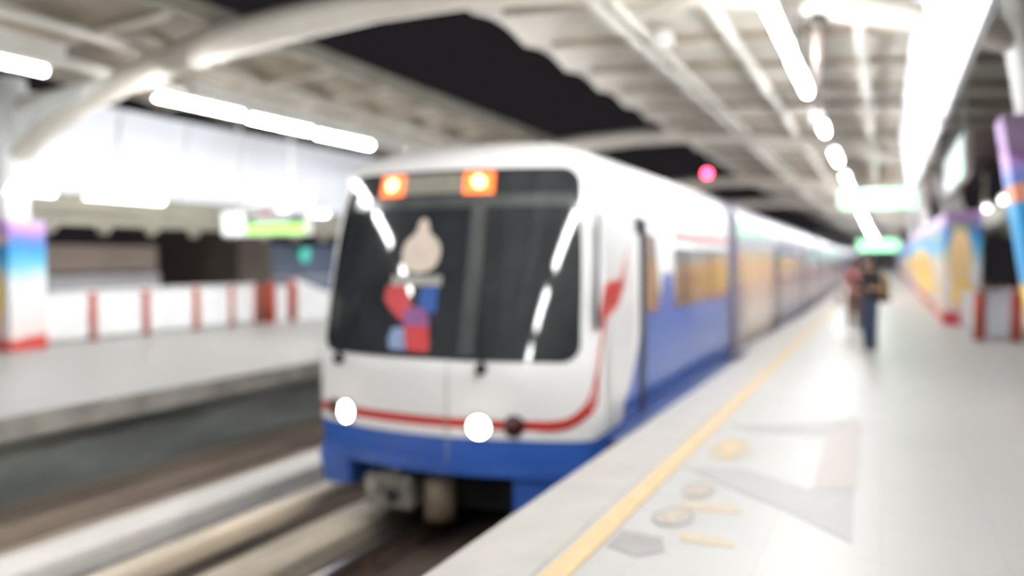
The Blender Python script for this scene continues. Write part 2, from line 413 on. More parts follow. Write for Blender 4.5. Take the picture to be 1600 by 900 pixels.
# ------------------------------------------------------------------ white panels, fascias, outer walls
def slab4(name, pts, th, m, parent=None):
    q = MB(); q.prism(pts, th); return q.build(name, m, parent)
t = empty('roof_panel', (-14.2,12,0)); tag(t, 'long white panel under the roof of the opposite platform', 'panel')
for k, (ya, yb) in enumerate([(8.2,12.4),(12.45,14.2),(14.25,16.0),(16.05,19.4),(19.45,24)]):
    slab4('panel_sheet', [(-14.36,ya,2.86),(-14.36,yb,2.86),(-14.08,yb,4.58),(-14.08,ya,4.58)], (-.06,0,0), M['panel'], t)
t = empty('roof_panel.001', (.45,14,0)); tag(t, 'long white slanted panel under the near platform roof', 'panel')
for (ya, yb) in [(4.5,9.7),(10.3,13.9),(13.95,18.2),(18.25,22.7)]:
    slab4('panel_sheet', [(.50,ya,3.0),(.50,yb,3.0),(.26,yb,4.55),(.26,ya,4.55)], (.05,0,0), M['panel'], t)
def eave(x, sgn, y0, y1, label, ys):
    t = empty('eave_fascia', (x, y0, 0)); tag(t, label, 'eave')
    q = MB(); q.box(min(x, x+.18*sgn), max(x, x+.18*sgn), y0, y1, 2.30, 2.92, .015); q.build('fascia_board', M['fascia'], t)
    q = MB(); q.box(min(x-.05*sgn, x+.02*sgn), max(x-.05*sgn, x+.02*sgn), y0, y1, 2.24, 2.42, .02); q.build('lower_lip', M['fascia'], t)
    for y in ((10.8, 23, 36) if x < 0 else (20.9, 30.5, 43, 60)):
        q = MB(); q.box(x+.19*sgn-.05, x+.19*sgn+.05, y-.05, y+.05, 0, 2.5 if x < 0 else 4.5+drop(y), .01); q.build('eave_post', M['fascia'], t)
    for y in ys:
        q = MB(); q.lathe([(.04,-.22),(.10,-.17),(.16,-.06),(.17,0.04)], (x+.02*sgn, y, 2.28), 'Z', 12); q.build('bracket', M['fascia'], t)
    return t
eave(-14.5, -1, 5, 40, 'olive grey eave above the dark opening of the opposite platform', [11.12+1.22*k for k in range(17)])
eave(2.62, 1, 5, 100, 'grey eave along the outer side of the near platform', [18+1.22*k for k in range(22)])

q = MB(); q.box(-16, 5, 124, 124.5, -1.3, 5.2)
tag(q.build('wall_back', M['framew']), kind='structure')
# railings
def rail_run(name, label, pts, post_r, hgt, pm, posts, extra=()):
    t = empty(name, pts[0]+(0,)); tag(t, label, 'railing')
    return t
t = empty('platform_railing', (-14.2, 10, 0)); tag(t, 'white panel railing with orange posts on the opposite platform', 'railing')
ys = [10.5, 11.75, 13.05, 14.47, 15.6, 16.45]
for a, c in zip(ys, ys[1:]):
    q = MB(); q.box(-14.23, -14.17, a+.08, c-.08, .05, .90, .01); q.build('panel', M['fence'], t)
for y in ys:
    w = .075 if y < 15.5 else .06
    q = MB(); q.tube([(-14.19,y,0),(-14.19,y,.93)], w+.02, 12); q.build('post', M['orange'], t)
q = MB(); q.tube([(-14.2,10.45,.95),(-14.2,16.45,.95)], .03, 8); q.build('handrail', M['fence'], t)
for x, y, lab in ((-14.0,16.72,'thick orange bollard at the end of the white panel railing'), (-13.95,17.5,'thick orange bollard beside the white sloping stair parapet')):
    q = MB(); q.lathe([(.0,0),(.15,0),(.15,.9),(.13,.97),(.0,1.0)], (x,y,0), 'Z', 20)
    tag(recenter(q.build('bollard', M['orange']), (x,y,0)), lab, 'bollard')
q = MB(); q.box(-13.99, -13.91, 16.90, 17.32, .0, .9, .01)
tag(recenter(q.build('gate_panel', M['fence']), (-13.9,17,.05)), 'white gate panel between the two thick orange bollards', 'gate')
t = empty('stair_parapet', (-13.9, 18, 0)); tag(t, 'white stair parapet sloping down behind the train front', 'parapet')
q = MB(); q.prism([(-13.9,17.65,0),(-13.9,20.8,0),(-13.9,20.8,.25),(-13.9,19.5,.55),(-13.9,17.65,1.05)], (-.15,0,0)); q.build('wall_panel', M['fence'], t)
q = MB(); q.tube([(-13.97,20.1,0),(-13.97,20.1,.52)], .1, 12); q.build('post', M['orange'], t)
# near platform railing around the stair opening
t = empty('stair_railing', (1.9, 18.6, 0)); tag(t, 'grey panel railing with orange posts at the end of the printed wall', 'railing')
for x in (1.67, 2.3):
    q = MB(); q.tube([(x,18.7,0),(x,18.7,.96)], .10, 14); q.build('post', M['orange'], t)
q = MB(); q.box(1.78, 2.2, 18.67, 18.73, .06, .9, .01); q.build('panel', M['fenceg'], t)
q = MB(); q.box(1.60, 1.66, 18.85, 22.6, .06, .9, .01); q.build('panel', M['fenceg'], t)
q = MB(); q.box(1.6, 2.4, 18.66, 18.74, .93, .99, .02); q.build('handrail', M['fenceg'], t)
t = empty('outer_railing', (2.62, 20, 0)); tag(t, 'pale panel railing along the outer side of the near platform', 'railing')
for k in range(9):
    y = 15+k*2.2
    q = MB(); q.box(2.6, 2.66, y+.08, y+2.12, .05, .9, .01); q.build('panel', M['fence'], t)
    q = MB(); q.tube([(2.62,y,0),(2.62,y,.95)], .06, 10); q.build('post', M['orange'], t)

# ------------------------------------------------------------------ fluorescent lights
def light_fixture(x, z, y0, y1, label, group, up=True):
    tm = M['tube'] if z > 3.5 else M['tube_low']
    z += drop((y0+y1)/2) if z > 3.5 else 0
    t = empty('tube_light', (x, (y0+y1)/2, z)); tag(t, label, 'tube light', group)
    q = MB(); q.box(x-.07, x+.07, y0, y1, z+.045, z+.11, .01); q.build('housing', M['housing'], t)
    q = MB(); q.tube([(x, y0+.03, z), (x, y1-.03, z)], .055, 10); q.build('tube', tm, t)
    for y in (y0+.02, y1-.02):
        q = MB(); q.box(x-.05, x+.05, y-.02, y+.02, z-.03, z+.05, .005); q.build('end_cap', M['housing'], t)
    if z > 3.4:
        for y in (y0+.3, y1-.3):
            q = MB(); q.tube([(x, y, z+.1), (x, y, z+.98 if x > -5 else z+.14)], .012, 6); q.build('hanger', M['housing'], t)
    else:
        ex = x+.2 if x > 0 else x-.9
        for y in (y0+.3, y1-.3):
            q = MB(); q.tube([(x, y, z+.09), (ex, y, z+.09)], .015, 6); q.build('wall_arm', M['housing'], t)
    return t
gr = 'tube lights over the near platform'
ordn = ['first','second','third','fourth','fifth','sixth','seventh','eighth','ninth','tenth','eleventh','twelfth','thirteenth','fourteenth','fifteenth','sixteenth','seventeenth','eighteenth','nineteenth','twentieth','twenty-first','twenty-second','twenty-third','twenty-fourth','twenty-fifth']
nr = [(8.15,10.55),(10.62,13.0),(14.5,16.9),(19.3,21.7),(24.4,26.8),(27.2,29.4),(31.5,33.9),(34.2,36.6),(37,39.4),(39.8,42.2),(42.5,44.4),(46,48.4),(49.5,51.9),(53,55.4),(56,58.4),(62,64.4),(66,68.4),(70,72.4),(75,77.4),(80,82.4),(86,88.4),(92,94.4),(98,100.4),(104,106.4),(112,114.4)]
for k, (a, c) in enumerate(nr):
    light_fixture(-1.08, 4.0, a, c, '%s tube light over the near platform, counting from the front roof arch' % ordn[k], gr)
gl = 'tube lights over the opposite platform edge'
nl = [(5.6,7.66),(9.44,11.30),(11.45,13.17),(13.32,15.2)]
labs = ['white tube light in front of the roof arch over the opposite platform edge','white tube light just behind the arch, longest of the opposite row','middle white tube light of the three joined above the white panel','white tube light ending just above the train windscreen corner']
for (a, c), lab in zip(nl, labs): light_fixture(-10.0, 4.02, a, c, lab, gl)
gb = 'low tube lights under the opposite eave'
for (a, c), lab in zip([(9.55,10.5),(11.1,12.98),(16.45,18.5)], ['short low tube light beside the opposite column','long low tube light under the white panel','low tube light above the green banded sign']):
    light_fixture(-13.55, 2.75, a, c, lab, gb)
gc = 'small lights under the outer eave'
for (a, c), lab in zip([(19.4,20.6),(21.5,22.7),(25.2,26.2),(30,31)], ['low light under the outer eave beside the tall printed column','second low light under the outer eave from the printed column','third low light under the outer eave above the end panel','farthest low light under the outer eave beside the printed wall']):
    light_fixture(2.45, 2.93, a, c, lab, gc)
# lights of the same rows behind the camera (light and reflections)
for (a, c) in [(1.8,4.2),(4.3,6.7),(-5,-2.6),(-1.6,.8),(-9,-6.6),(-13,-10.6),(-18,-15.6)]:
    light_fixture(-1.08, 4.0, a, c, 'tube light of the near row standing before the front arch', gr)
for (a, c) in [(3.4,5.2),(.6,2.2),(-3.2,-1.2),(-7,-5),(-11,-9)]:
    light_fixture(-10.0, 4.02, a, c, 'tube light of the opposite row before the front arch', gl)

for (a, c) in [(17,19),(21,23),(25,27),(31,33),(37,39),(45,47)]:
    light_fixture(-10.0, 4.02, a, c, 'tube light of the opposite row hidden beyond the train', gl)
# unseen point lamps added below the station to brighten the houses across the road
for (x, y, z, e) in [(-19,12,-3,560),(-19.5,20,-3,560),(-20,28,-2.5,260),(-20,36,-2,800)]:
    l = bpy.data.lights.new('house_fill_light', 'POINT'); l.energy = e; l.shadow_soft_size = .3; l.color = (1,.97,.95)
    o = bpy.data.objects.new('house_fill_light', l); COL.objects.link(o); o.location = (x,y,z)

# drop pole from the front arch and small fittings
t = empty('drop_pole', (-.72, 10, 4.3)); tag(t, 'thin vertical drop pole hanging from the front roof arch', 'pole')
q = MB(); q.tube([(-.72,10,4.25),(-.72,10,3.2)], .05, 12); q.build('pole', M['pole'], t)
q = MB(); q.box(-.80,-.64,9.92,10.08,4.22,4.3,.01); q.build('mount_plate', M['black'], t)
q = MB(); q.box(-.79,-.65,9.86,10.1,3.06,3.2,.02); q.build('camera_head', M['housing'], t)

# ------------------------------------------------------------------ signs
def hang_sign(x0, x1, y, z0, z1, label, name='hanging_sign', top=4.5, bands=()):
    t = empty(name, ((x0+x1)/2, y, z0)); tag(t, label, 'sign', 'hanging signs')
    q = MB(); q.box(x0, x1, y-.09, y+.09, z0, z1, .02); q.build('sign_box', M['housing'], t)
    for (a, b2, c, d, m, nm) in bands:
        q = MB(); q.box(x0+(x1-x0)*a, x0+(x1-x0)*b2, y-.10, y-.088, z0+(z1-z0)*c, z0+(z1-z0)*d); q.build(nm, m, t)
    for x in (x0+.2*(x1-x0), x1-.2*(x1-x0)):
        q = MB(); q.tube([(x,y,z1),(x,y,top)], .025, 8); q.build('hanger', M['housing'], t)
    return t
hang_sign(-1.45, .88, 30, 3.2, 3.85, 'bright green lit hanging sign over the near platform', top=4.85, bands=[(.02,.98,.06,.94,M['green_sign'],'lit_face'), (.2,.75,.3,.75,M['sign_white'],'white_legend')])
hang_sign(-1.75, .75, 60, 2.05, 2.8, 'distant green lit hanging sign above the standing people', top=4.85, bands=[(.02,.98,.06,.94,M['green_sign'],'lit_face')])
hang_sign(-14.0, -11.6, 15.2, 2.1, 2.66, 'hanging sign with white square and green band on the opposite platform', top=4.7,
          bands=[(.02,.27,.08,.95,M['sign_white'],'white_square'), (.29,.98,.5,.8,M['sign_dark'],'dark_text_band'), (.4,.8,.56,.76,M['sign_white'],'pale_text'), (.29,.98,.08,.48,M['sign_green2'],'green_band'), (.45,.75,.84,.97,M['sign_red'],'red_text')])
t = empty('hanging_sign', (1.02, 16, 2.9)); tag(t, 'white and green double sided sign hanging beside the slanted panel', 'sign', 'hanging signs')
q = MB(); q.box(.97, 1.07, 13.4, 17.6, 2.72, 3.42, .02); q.build('sign_box', M['housing'], t)
q = MB(); q.box(.958, .97, 13.6, 17.4, 2.78, 3.36); q.build('lit_face', M['sign_white'], t)
q = MB(); q.box(.95, .958, 13.7, 15.2, 2.8, 3.0); q.build('green_band', M['green_sign'], t)
for y in (14.2, 16.8):
    q = MB(); q.tube([(1.02,y,3.42),(1.02,y,4.8)], .025, 8); q.build('hanger', M['housing'], t)
# red signal on a mast beyond the train
t = empty('signal_mast', (-7.72, 40, -1.0)); tag(t, 'railway signal with a red lamp against the dark sky gap', 'signal')
q = MB(); q.tube([(-7.72,40,-1.0),(-7.72,40,5.2)], .07, 10); q.build('mast', M['sign_dark'], t)
q = MB(); q.box(-8.0,-7.45,39.95,40.15,5.15,5.9,.03); q.build('signal_head', M['black'], t)
q = MB(); q.lathe([(.0,-.06),(.13,-.05),(.15,0.0)], (-7.72,39.95,5.55), 'Y', 20); q.build('red_lamp', M['signal_red'], t)
q = MB(); q.lathe([(.0,-.05),(.07,-.04),(.08,0)], (-7.85,39.95,5.28), 'Y', 16); q.build('amber_lamp', M['signal_amber'], t)

# ------------------------------------------------------------------ city beyond the opposite platform
def building(name, x0, x1, y0, y1, z1, m, label, ledges=()):
    t = empty(name, ((x0+x1)/2,(y0+y1)/2,-14)); tag(t, label, 'building')
    q = MB(); q.box(x0, x1, y0, y1, -14, z1); q.build('wall', m, t)
    for (z, h, mm) in ledges:
        q = MB(); q.box(x1-.02, x1+.12, y0, y1, z, z+h, .01); q.build('ledge', mm, t)
    return t
building('low_building', -34, -24, 8, 22.65, 2.02, M['bldg'], 'flat taupe building behind the white railing', [(.1,.95,M['bldgwin'])])
building('brown_building', -33, -24.5, 27.4, 29.4, 2.5, M['bldg2'], 'narrow brown building between dark gap and blue building')
t = building('blue_building', -36, -25, 29.9, 48, 2.2, M['bldg3'], 'dark blue glass building with a teal lamp', [(-.6,.12,M['bldgwin']),(.6,.12,M['bldgwin'])])
q = MB(); q.lathe([(0,.0),(.3,.05),(.3,.15)], (-24.95,32.2,1.75), 'X', 16); q.build('teal_lamp', M['teal'], t)

# ------------------------------------------------------------------ TRAIN
XC, HW = -3.9, 1.5
train = empty('metro_train', (XC, 7, -1.28)); tag(train, 'white blue and red metro train arriving beside the near platform', 'train')
def top(u): return 2.33+.46*max(0., 1-abs(u)**3)**.5
def wz(z):
    if z < 0: return 1.0+.06*z
    if z > 1.1: return 1.0-.035*((z-1.1)/1.3)**2
    return 1.0
def yf(u, z):
    y = 6.86
    if z > .55: y += .42*(z-.55)/1.9
    if z > 2.46: y += 6.0*(z-2.46)**2
    a = abs(u)
    y += .35*a**2 + (.05*((a-.92)/.08)**2 if a > .92 else 0)
    return y
def S(u, z, d=0.):                                  # point on the nose, moved outwards by d
    p = Vector((XC+u*HW*wz(z), yf(u,z), z))
    if d:
        e = 1e-3
        pu = Vector((XC+(u+e)*HW*wz(z), yf(u+e,z), z))-Vector((XC+(u-e)*HW*wz(z), yf(u-e,z), z))
        pz = Vector((XC+u*HW*wz(z+e), yf(u,z+e), z+e))-Vector((XC+u*HW*wz(z-e), yf(u,z-e), z-e))
        n = pu.cross(pz).normalized()
        if n.y > 0 and abs(n.y) > .2: n = -n
        p += n*d
    return p
def R(Y, z, d=0.):                                  # point on the platform-facing side
    return Vector((XC+HW*wz(z)+d, Y, z))
NU, NV = 56, 44; ZB = -.40
us = [math.sin(PI/2*(-1+2*i/NU)) for i in range(NU+1)]
rows = []
for j in range(NV+1):
    v = j/NV
    rows.append([S(u, ZB+(top(u)-ZB)*v) for u in us])
END = 14.35
m, nt, bs = newmat('train_livery')                 # white body, red line and blue foot painted by height
x = X(nt); o = x.xyz()
zz = x.op('SUBTRACT', o[2], 1.28)                   # object origin sits at rail-bed level
blue_m = x.op('LESS_THAN', zz, -.055)
red_m = x.op('MULTIPLY', x.op('MULTIPLY', x.op('GREATER_THAN', zz, .035), x.op('LESS_THAN', zz, .125)), x.op('LESS_THAN', o[0], 1.09))
c = x.mix(blue_m, lin((250,250,249)), lin((52,98,186))); c = x.mix(red_m, c, lin((206,54,44)))
nt.links.new(c, bs.inputs['Base Color']); bs.inputs['Roughness'].default_value = .25; bs.inputs['Coat Weight'].default_value = .2
M['livery'] = m
q = MB(); vs = q.quadgrid(rows)
border = [vs[j][0] for j in range(NV+1)] + vs[NV][1:] + [vs[j][NU] for j in range(NV-1, -1, -1)]
prev = border
for y in (8.4, 11, END):
    cur = [q.bm.verts.new((w.co.x, y, w.co.z)) for w in border]
    for i in range(len(cur)-1):
        f = q.bm.faces.new((prev[i], prev[i+1], cur[i+1], cur[i])); f.smooth = True
    prev = cur
q.bm.faces.new(prev)
bot = q.quadgrid([[vs[0][i].co.copy() for i in range(NU+1)], [Vector((XC+u*HW*wz(ZB), END, ZB)) for u in us]], 0, False)
car = q.build('cab_car_body', M['livery'], train)
car['label'] = 'white cab car body with red line and blue foot'

def patch(name, m, rows, d=.008, parent=train, nu=24, label=None, th=0):
    q = MB()
    q.quadgrid([[S(a+(c-a)*i/nu, z, d) for i in range(nu+1)] for z, a, c in rows])
    o = q.build(name, m, parent)
    if label: o['label'] = label
    return o
def erow(z):                                        # half-widths of the windscreen mask
    z0, z1, r = .655, 2.45, .16
    eL = .93-.05*max(0,(z-1.7)/.75)**2*1.6; eR = .925-.055*(z-z0)/(z1-z0)
    d = min(z-z0, z1-z)
    k = 0 if d >= r else (r-math.sqrt(max(0, r*r-(r-d)**2)))/1.5
    return (z, -(eL-k), eR-k)
zs = [.655+.16*t*t for t in [i/6 for i in range(7)]] + [.9+1.3*i/14 for i in range(15)] + [2.45-.16*(1-i/6)**2 for i in range(7)]
ws = patch('windscreen', M['glass'], [erow(z) for z in zs], .010, nu=40)
def sub(name, m, z0, z1, u0, u1, d=.016, parent=ws, n=6, skew=0.):
    return patch(name, m, [(z0+(z1-z0)*i/n, u0+skew*i/n, u1+skew*i/n) for i in range(n+1)], d, parent, nu=10)
sub('centre_pillar', M['mull'], .70, 2.12, .20, .30)
sub('header_bar', M['mull'], 2.08, 2.2, -.80, .84)
dp = patch('destination_display', M['disp'], [(2.22+.19*i/4, -.42, .24) for i in range(5)], .016)
def ledlamp(u):
    o = patch('marker_lamp', M['led'], [(2.205+.215*i/6, u-.105, u+.105) for i in range(7)], .020, nu=8)
    q = MB(); q.lathe([(.0,-.012),(.055,-.008),(.07,0)], S(u, 2.315, .024), 'Y', 16); q.build('lamp_core', M['ledc'], o)
ledlamp(-.435); ledlamp(.235)
# decal figure on the glass: cream bud-shaped emblem, pale band and ribbon patches
prof = [(1.455,.02),(1.47,.07),(1.51,.115),(1.58,.14),(1.66,.148),(1.73,.135),(1.79,.10),(1.83,.06),(1.88,.045),(1.94,.036),(1.975,.015)]
patch('emblem', M['cream'], [(z, -.135-w, -.135+w) for z, w in prof], .018, nu=10, label='cream bud shaped emblem')
patch('pale_band', M['silver'], [(1.33+.1*i/3, -.34, .04) for i in range(4)], .018, nu=8)
patch('blue_patch', M['stkblue'], [(1.08+.24*i/3, -.12+.02*i/3, .02) for i in range(4)], .018, nu=8, label='blue patch under the emblem')
patch('red_patch', M['stkred'], [(1.0,-.24,-.17),(1.1,-.33,-.14),(1.2,-.39,-.18),(1.33,-.37,-.22)], .020, nu=8, label='upper red patch')
patch('mauve_patch', M['stkmauve'], [(.92,-.20,-.02),(1.02,-.22,-.02),(1.12,-.2,-.06)], .021, nu=8, label='mauve patch between the red ones')
patch('red_patch', M['stkred'], [(.715,-.16,.0),(.8,-.18,.0),(.95,-.2,-.02)], .022, nu=8, label='lower red patch')
patch('pale_patch', M['stkpale'], [(.72,-.30,-.17),(.82,-.32,-.18),(.93,-.29,-.2)], .020, nu=8, label='pale blue patch')
patch('green_dot', M['sign_green2'], [(.675,.02,.08),(.70,.0,.1),(.725,.02,.08)], .018, nu=6) if False else None
# wipers
for u0, u1, zt in ((-.74,-.6,1.25),(.36,.33,1.3)):
    q = MB(); q.tube([S(u0,.585,.03), S(u0,.66,.05), S((u0+u1)/2,1.0,.05), S(u1,zt,.04)], [.022,.018,.012,.01], 8); q.lathe([(.0,-.05),(.05,-.045),(.055,0)], S(u0,.585,.02), 'Y', 14)
    q.build('wiper', M['black'], train)
# front seam
patch('nose_seam', M['silver'], [(-.38+1.0*i/8, .128, .137) for i in range(9)], .004, nu=2)
# headlights and tail lamps
def lamp(name, u, z, r, m):
    c = S(u, z); n = (S(u, z, .1)-c).normalized()
    q = MB(); q.lathe([(r*1.18,.02),(r*1.18,-.02),(r*1.0,-.03)], (0,0,0), 'Y', 28); 
    rot = Vector((0,-1,0)).rotation_difference(n).to_matrix().to_4x4()
    bmesh.ops.transform(q.bm, matrix=Matrix.Translation(c) @ rot, verts=q.bm.verts)
    ho = q.build(name, M['silver'] if 'head' in name else M['black'], train)
    q = MB(); q.lathe([(r,-.028),(r*.8,-.04),(r*.4,-.048),(0.001,-.05)], (0,0,0), 'Y', 28)
    bmesh.ops.transform(q.bm, matrix=Matrix.Translation(c) @ rot, verts=q.bm.verts)
    q.build('lens', m, ho)
lamp('headlight', -.665, .07, .098, M['head']); lamp('headlight', .345, .055, .098, M['head'])
lamp('tail_light', -.80, .085, .075, M['darkred']); lamp('tail_light', .555, .075, .085, M['darkred'])
# lower blue skirts
def skirt(pts, depth):
    q = MB(); q.prism(pts, (0, depth, 0)); bmesh.ops.bevel(q.bm, geom=list(q.bm.edges), offset=.03, segments=2, affect='EDGES'); q.build('skirt', M['blue'], train)
skirt([(-5.36,7.12,-.36),(-4.88,7.04,-.36),(-4.91,7.06,-.70),(-5.30,7.14,-.72)], .7)
skirt([(-3.10,6.98,-.36),(-2.42,7.22,-.36),(-2.44,7.22,-.86),(-3.10,7.00,-.86)], .7)
q = MB()
q.quadgrid([[S(u, z, .02) for u in us[1:-1]] for z in (-.40,-.35,-.30,-.27)]); q.build('bumper_lip', M['blue'], train)
# side sill along the platform
q = MB(); q.box(-2.42, -2.27, 7.6, END, -.5, -.10, .02); q.build('side_sill', M['navy'], train)
# side decals
def sidepatch(name, m, quads, d=.004, parent=train, label=None):
    q = MB(); q.quadgrid([[R(a, z, d), R((a+c)/2, z, d), R(c, z, d)] for z, a, c in quads])
    o = q.build(name, m, parent)
    if label: o['label'] = label
    return o
def wb(z):                                          # rear border of the white cab panel
    return 8.85 if z >= 1.05 else 8.02+.83*math.sin(max(0,(z+.06)/1.11)*PI/2)
zz_ = [-.055+1.105*i/14 for i in range(15)]
sidepatch('blue_side', M['blue'], [(z, wb(z), END) for z in zz_], .003, label='blue lower side panel')
sidepatch('blue_side', M['blue'], [(1.05,9.55,10.42),(1.2,9.68,10.36),(1.42,9.8,10.3)], .003, label='blue wedge between the side windows')
sidepatch('cab_door_gap', M['seam'], [(.95,7.26,7.40),(1.2,7.24,7.38),(1.6,7.32,7.42),(2.02,7.36,7.46)], .004)
cd = sidepatch('cab_door', M['white'], [(-.03,7.75,8.1),(.5,7.70,8.45),(1.1,7.56,8.6),(2.0,7.5,8.62)], .012)
sidepatch('door_seam', M['silver'], [(-.03,7.64,7.67),(.6,7.64,7.67),(1.05,7.64,7.67)], .006)
# red swoosh: leaves the front line, rounds the corner and climbs the cab side
def SR(a, z, d):
    return S(a, z, d) if a <= 1 else R(yf(1, z)+(a-1)*HW, z, d+.006)
path = [(.70,.08,.045),(.78,.083,.045),(.85,.10,.045),(.91,.145,.045),(.96,.215,.045),(.99,.29,.044),(1.005,.36,.042),(1.02,.46,.04),(1.035,.6,.037),(1.055,.75,.035),(1.075,.9,.036),(1.10,1.02,.045)]
q = MB(); L_, R_ = [], []
for i in range(len(path)):
    a0, a1 = path[max(i-1,0)], path[min(i+1,len(path)-1)]
    d2 = Vector(((a1[0]-a0[0])*HW, a1[1]-a0[1])).normalized(); n2 = Vector((-d2.y, d2.x)); a, z, h = path[i]
    L_.append(SR(a+n2.x*h/HW, z+n2.y*h, .014)); R_.append(SR(a-n2.x*h/HW, z-n2.y*h, .014))
q.quadgrid([L_, R_])
q.prism([R(Y, z, .014) for Y, z in [(7.43,.98),(7.40,1.10),(7.50,1.30),(7.54,1.36),(7.80,1.39),(8.02,1.37),(8.22,1.62),(8.30,1.72),(8.14,1.34),(7.94,1.14),(7.70,1.07),(7.52,1.0)]], (.002,0,0))
q.build('red_swoosh', M['red'], train)
# door edge and side windows of the cab car
q = MB(); q.box(-2.405,-2.385,8.80,9.02,-.05,2.02,.005); q.build('door_edge', M['seam'], train)
sidepatch('side_window', M['amber'], [(1.0,9.08,9.6),(1.2,9.08,9.62),(1.6,9.08,9.54),(1.86,9.08,9.5)], .006)
sidepatch('red_flash', M['darkred'], [(1.86,8.62,8.84),(2.03,8.55,8.84)], .006)
w = sidepatch('side_window', M['amber'], [(.98,10.44,14.2),(1.06,10.40,14.22),(1.66,10.36,14.22),(1.72,10.42,14.18)], .006)
for y in (11.1, 12.9):
    q = MB(); q.box(-2.402,-2.388,y-.06,y+.06,1.0,1.7); q.build('window_post', M['mull'], w)
sidepatch('red_line', M['red'], [(1.83,10.45,14.3),(1.91,10.45,14.3)], .004)
# coupler and underframe
q = MB(); q.box(-4.72,-4.18,7.02,7.5,-.86,-.52,.04); q.tube([(-4.36,7.0,-.70),(-4.36,6.96,-.70)], .07, 16); q.box(-4.44,-4.34,7.05,7.2,-.52,-.42,.02); q.box(-4.66,-4.5,6.95,7.1,-.72,-.58,.03)
cp = q.build('coupler', M['under'], train)
q = MB(); q.lathe([(.0,-.01),(.06,-.01),(.075,.0)], (-4.36,6.95,-.70), 'Y', 18); q.build('coupler_socket', M['black'], cp)
q = MB(); q.tube([(-3.93,7.15,-.92),(-3.93,7.15,-.52)], .15, 18); q.tube([(-3.93,7.15,-.5),(-3.93,7.9,-.45)], .08, 10); q.build('air_tank', M['underb'], train)
q = MB(); q.box(-5.0,-2.6,7.7,9.5,-.98,-.42,.03); bo = q.build('bogie', M['black'], train)
for xx in (-4.33,-2.98):
    for yy in (8.0, 9.3):
        q = MB(); q.lathe([(.36,-.06),(.40,-.05),(.40,-.03),(.36,.0),(.36,.06),(.1,.07)], (xx,yy,-.69), 'X', 28); q.build('wheel', M['rust'], bo)
q = MB(); q.box(-5.2,-2.55,9.6,END,-.8,-.42,.02); q.build('equipment_case', M['black'], train)
# roof fairing line + trailing carriages (each one part with its own pieces)
q = MB(); q.box(-5.1,-2.65,END,15.1,-.3,2.35,.04); q.build('gangway', M['wrapd'], train)
PR = [(XC+u*HW*wz(1.0), top(u)) for u in [1-2*i/24 for i in range(25)]]
def carriage(y0, y1, doors, tan):
    loop = [(XC+HW*.975,-.5),(XC+HW,0),(XC+HW,1.0)] + PR + [(XC-HW,1.0),(XC-HW,0),(XC-HW*.975,-.5)]
    q = MB(); v2 = q.quadgrid([[(x, y, z) for x, z in loop] for y in (y0, y0+.05, y1-.05, y1)], 0, True, True)
    q.bm.faces.new(v2[0]); q.bm.faces.new(v2[-1])
    c = q.build('carriage', M['wrap'], train); c['label'] = 'silver carriage'
    for k, (a, d) in enumerate(doors):
        mid = (a+d)/2
        for (s, e) in ((a, mid-.01), (mid+.01, d)):
            q = MB(); q.box(-2.41,-2.385,s,e,-.02,1.92,.005); q.build('door', M['door'] if k == 0 and tan else M['wrap'], c)
        q = MB(); q.box(-2.405,-2.38,d+.05,d+1.0,-.02,1.95,.005); q.build('door_edge', M['wrapd'], c)
    stops = [y0+.2] + [v for a, d in doors for v in (a-.2, d+1.2)] + [y1-.2]
    for s, e in zip(stops[::2], stops[1::2]):
        if e-s > .5:
            q = MB(); q.box(-2.405,-2.39,s,e,.95,1.72,.004); q.build('window', M['winr'], c)
    q = MB(); q.box(-2.42,-2.22,y0+.05,y1-.05,-.4,-.04,.02); q.build('door_sill', M['wrap'], c)
    q = MB(); q.box(-5.2,-2.55,y0+.5,y1-.5,-.62,-.48,.02); q.build('underframe', M['black'], c)
    for ob in [c]+list(c.children):
        for v in ob.data.vertices: v.co.z += -.0115*max(0., min(v.co.y+7, 48)-14)
carriage(15.1, 33, [(16.0,20.3),(26,28)], True)
carriage(33.6, 51.5, [(36,38),(41.5,43.5),(47,49)], False)
carriage(52.1, 70, [(54.5,56.5),(60,62),(65.5,67.5)], False)
carriage(70.6, 88.5, [(73,75),(78.5,80.5),(84,86)], False)

# ------------------------------------------------------------------ people
def skin_body(name, verts, edges, m, parent=None, sub=2):
    me = bpy.data.meshes.new(name); me.from_pydata([v[:3] for v in verts], edges, [])
    o = bpy.data.objects.new(name+'_tmp', me); COL.objects.link(o)
    o.modifiers.new('Skin', 'SKIN'); ss = o.modifiers.new('Sub', 'SUBSURF'); ss.levels = ss.render_levels = sub
    for i, v in enumerate(verts):
        r = v[3]; d = me.skin_vertices[0].data[i]; d.radius = r if isinstance(r, tuple) else (r, r); d.use_root = (i == 0)
    bpy.context.view_layer.update()
    ev = o.evaluated_get(bpy.context.evaluated_depsgraph_get())
    me2 = bpy.data.meshes.new_from_object(ev)
    bpy.data.objects.remove(o); bpy.data.meshes.remove(me)
    me2.materials.clear(); me2.name = name
    for q in (m if isinstance(m, (list, tuple)) else [m]): me2.materials.append(q)
    for p in me2.polygons: p.use_smooth = True
    r = bpy.data.objects.new(name, me2); COL.objects.link(r)
    if parent: r.parent = parent; r['_local'] = 1
    return r
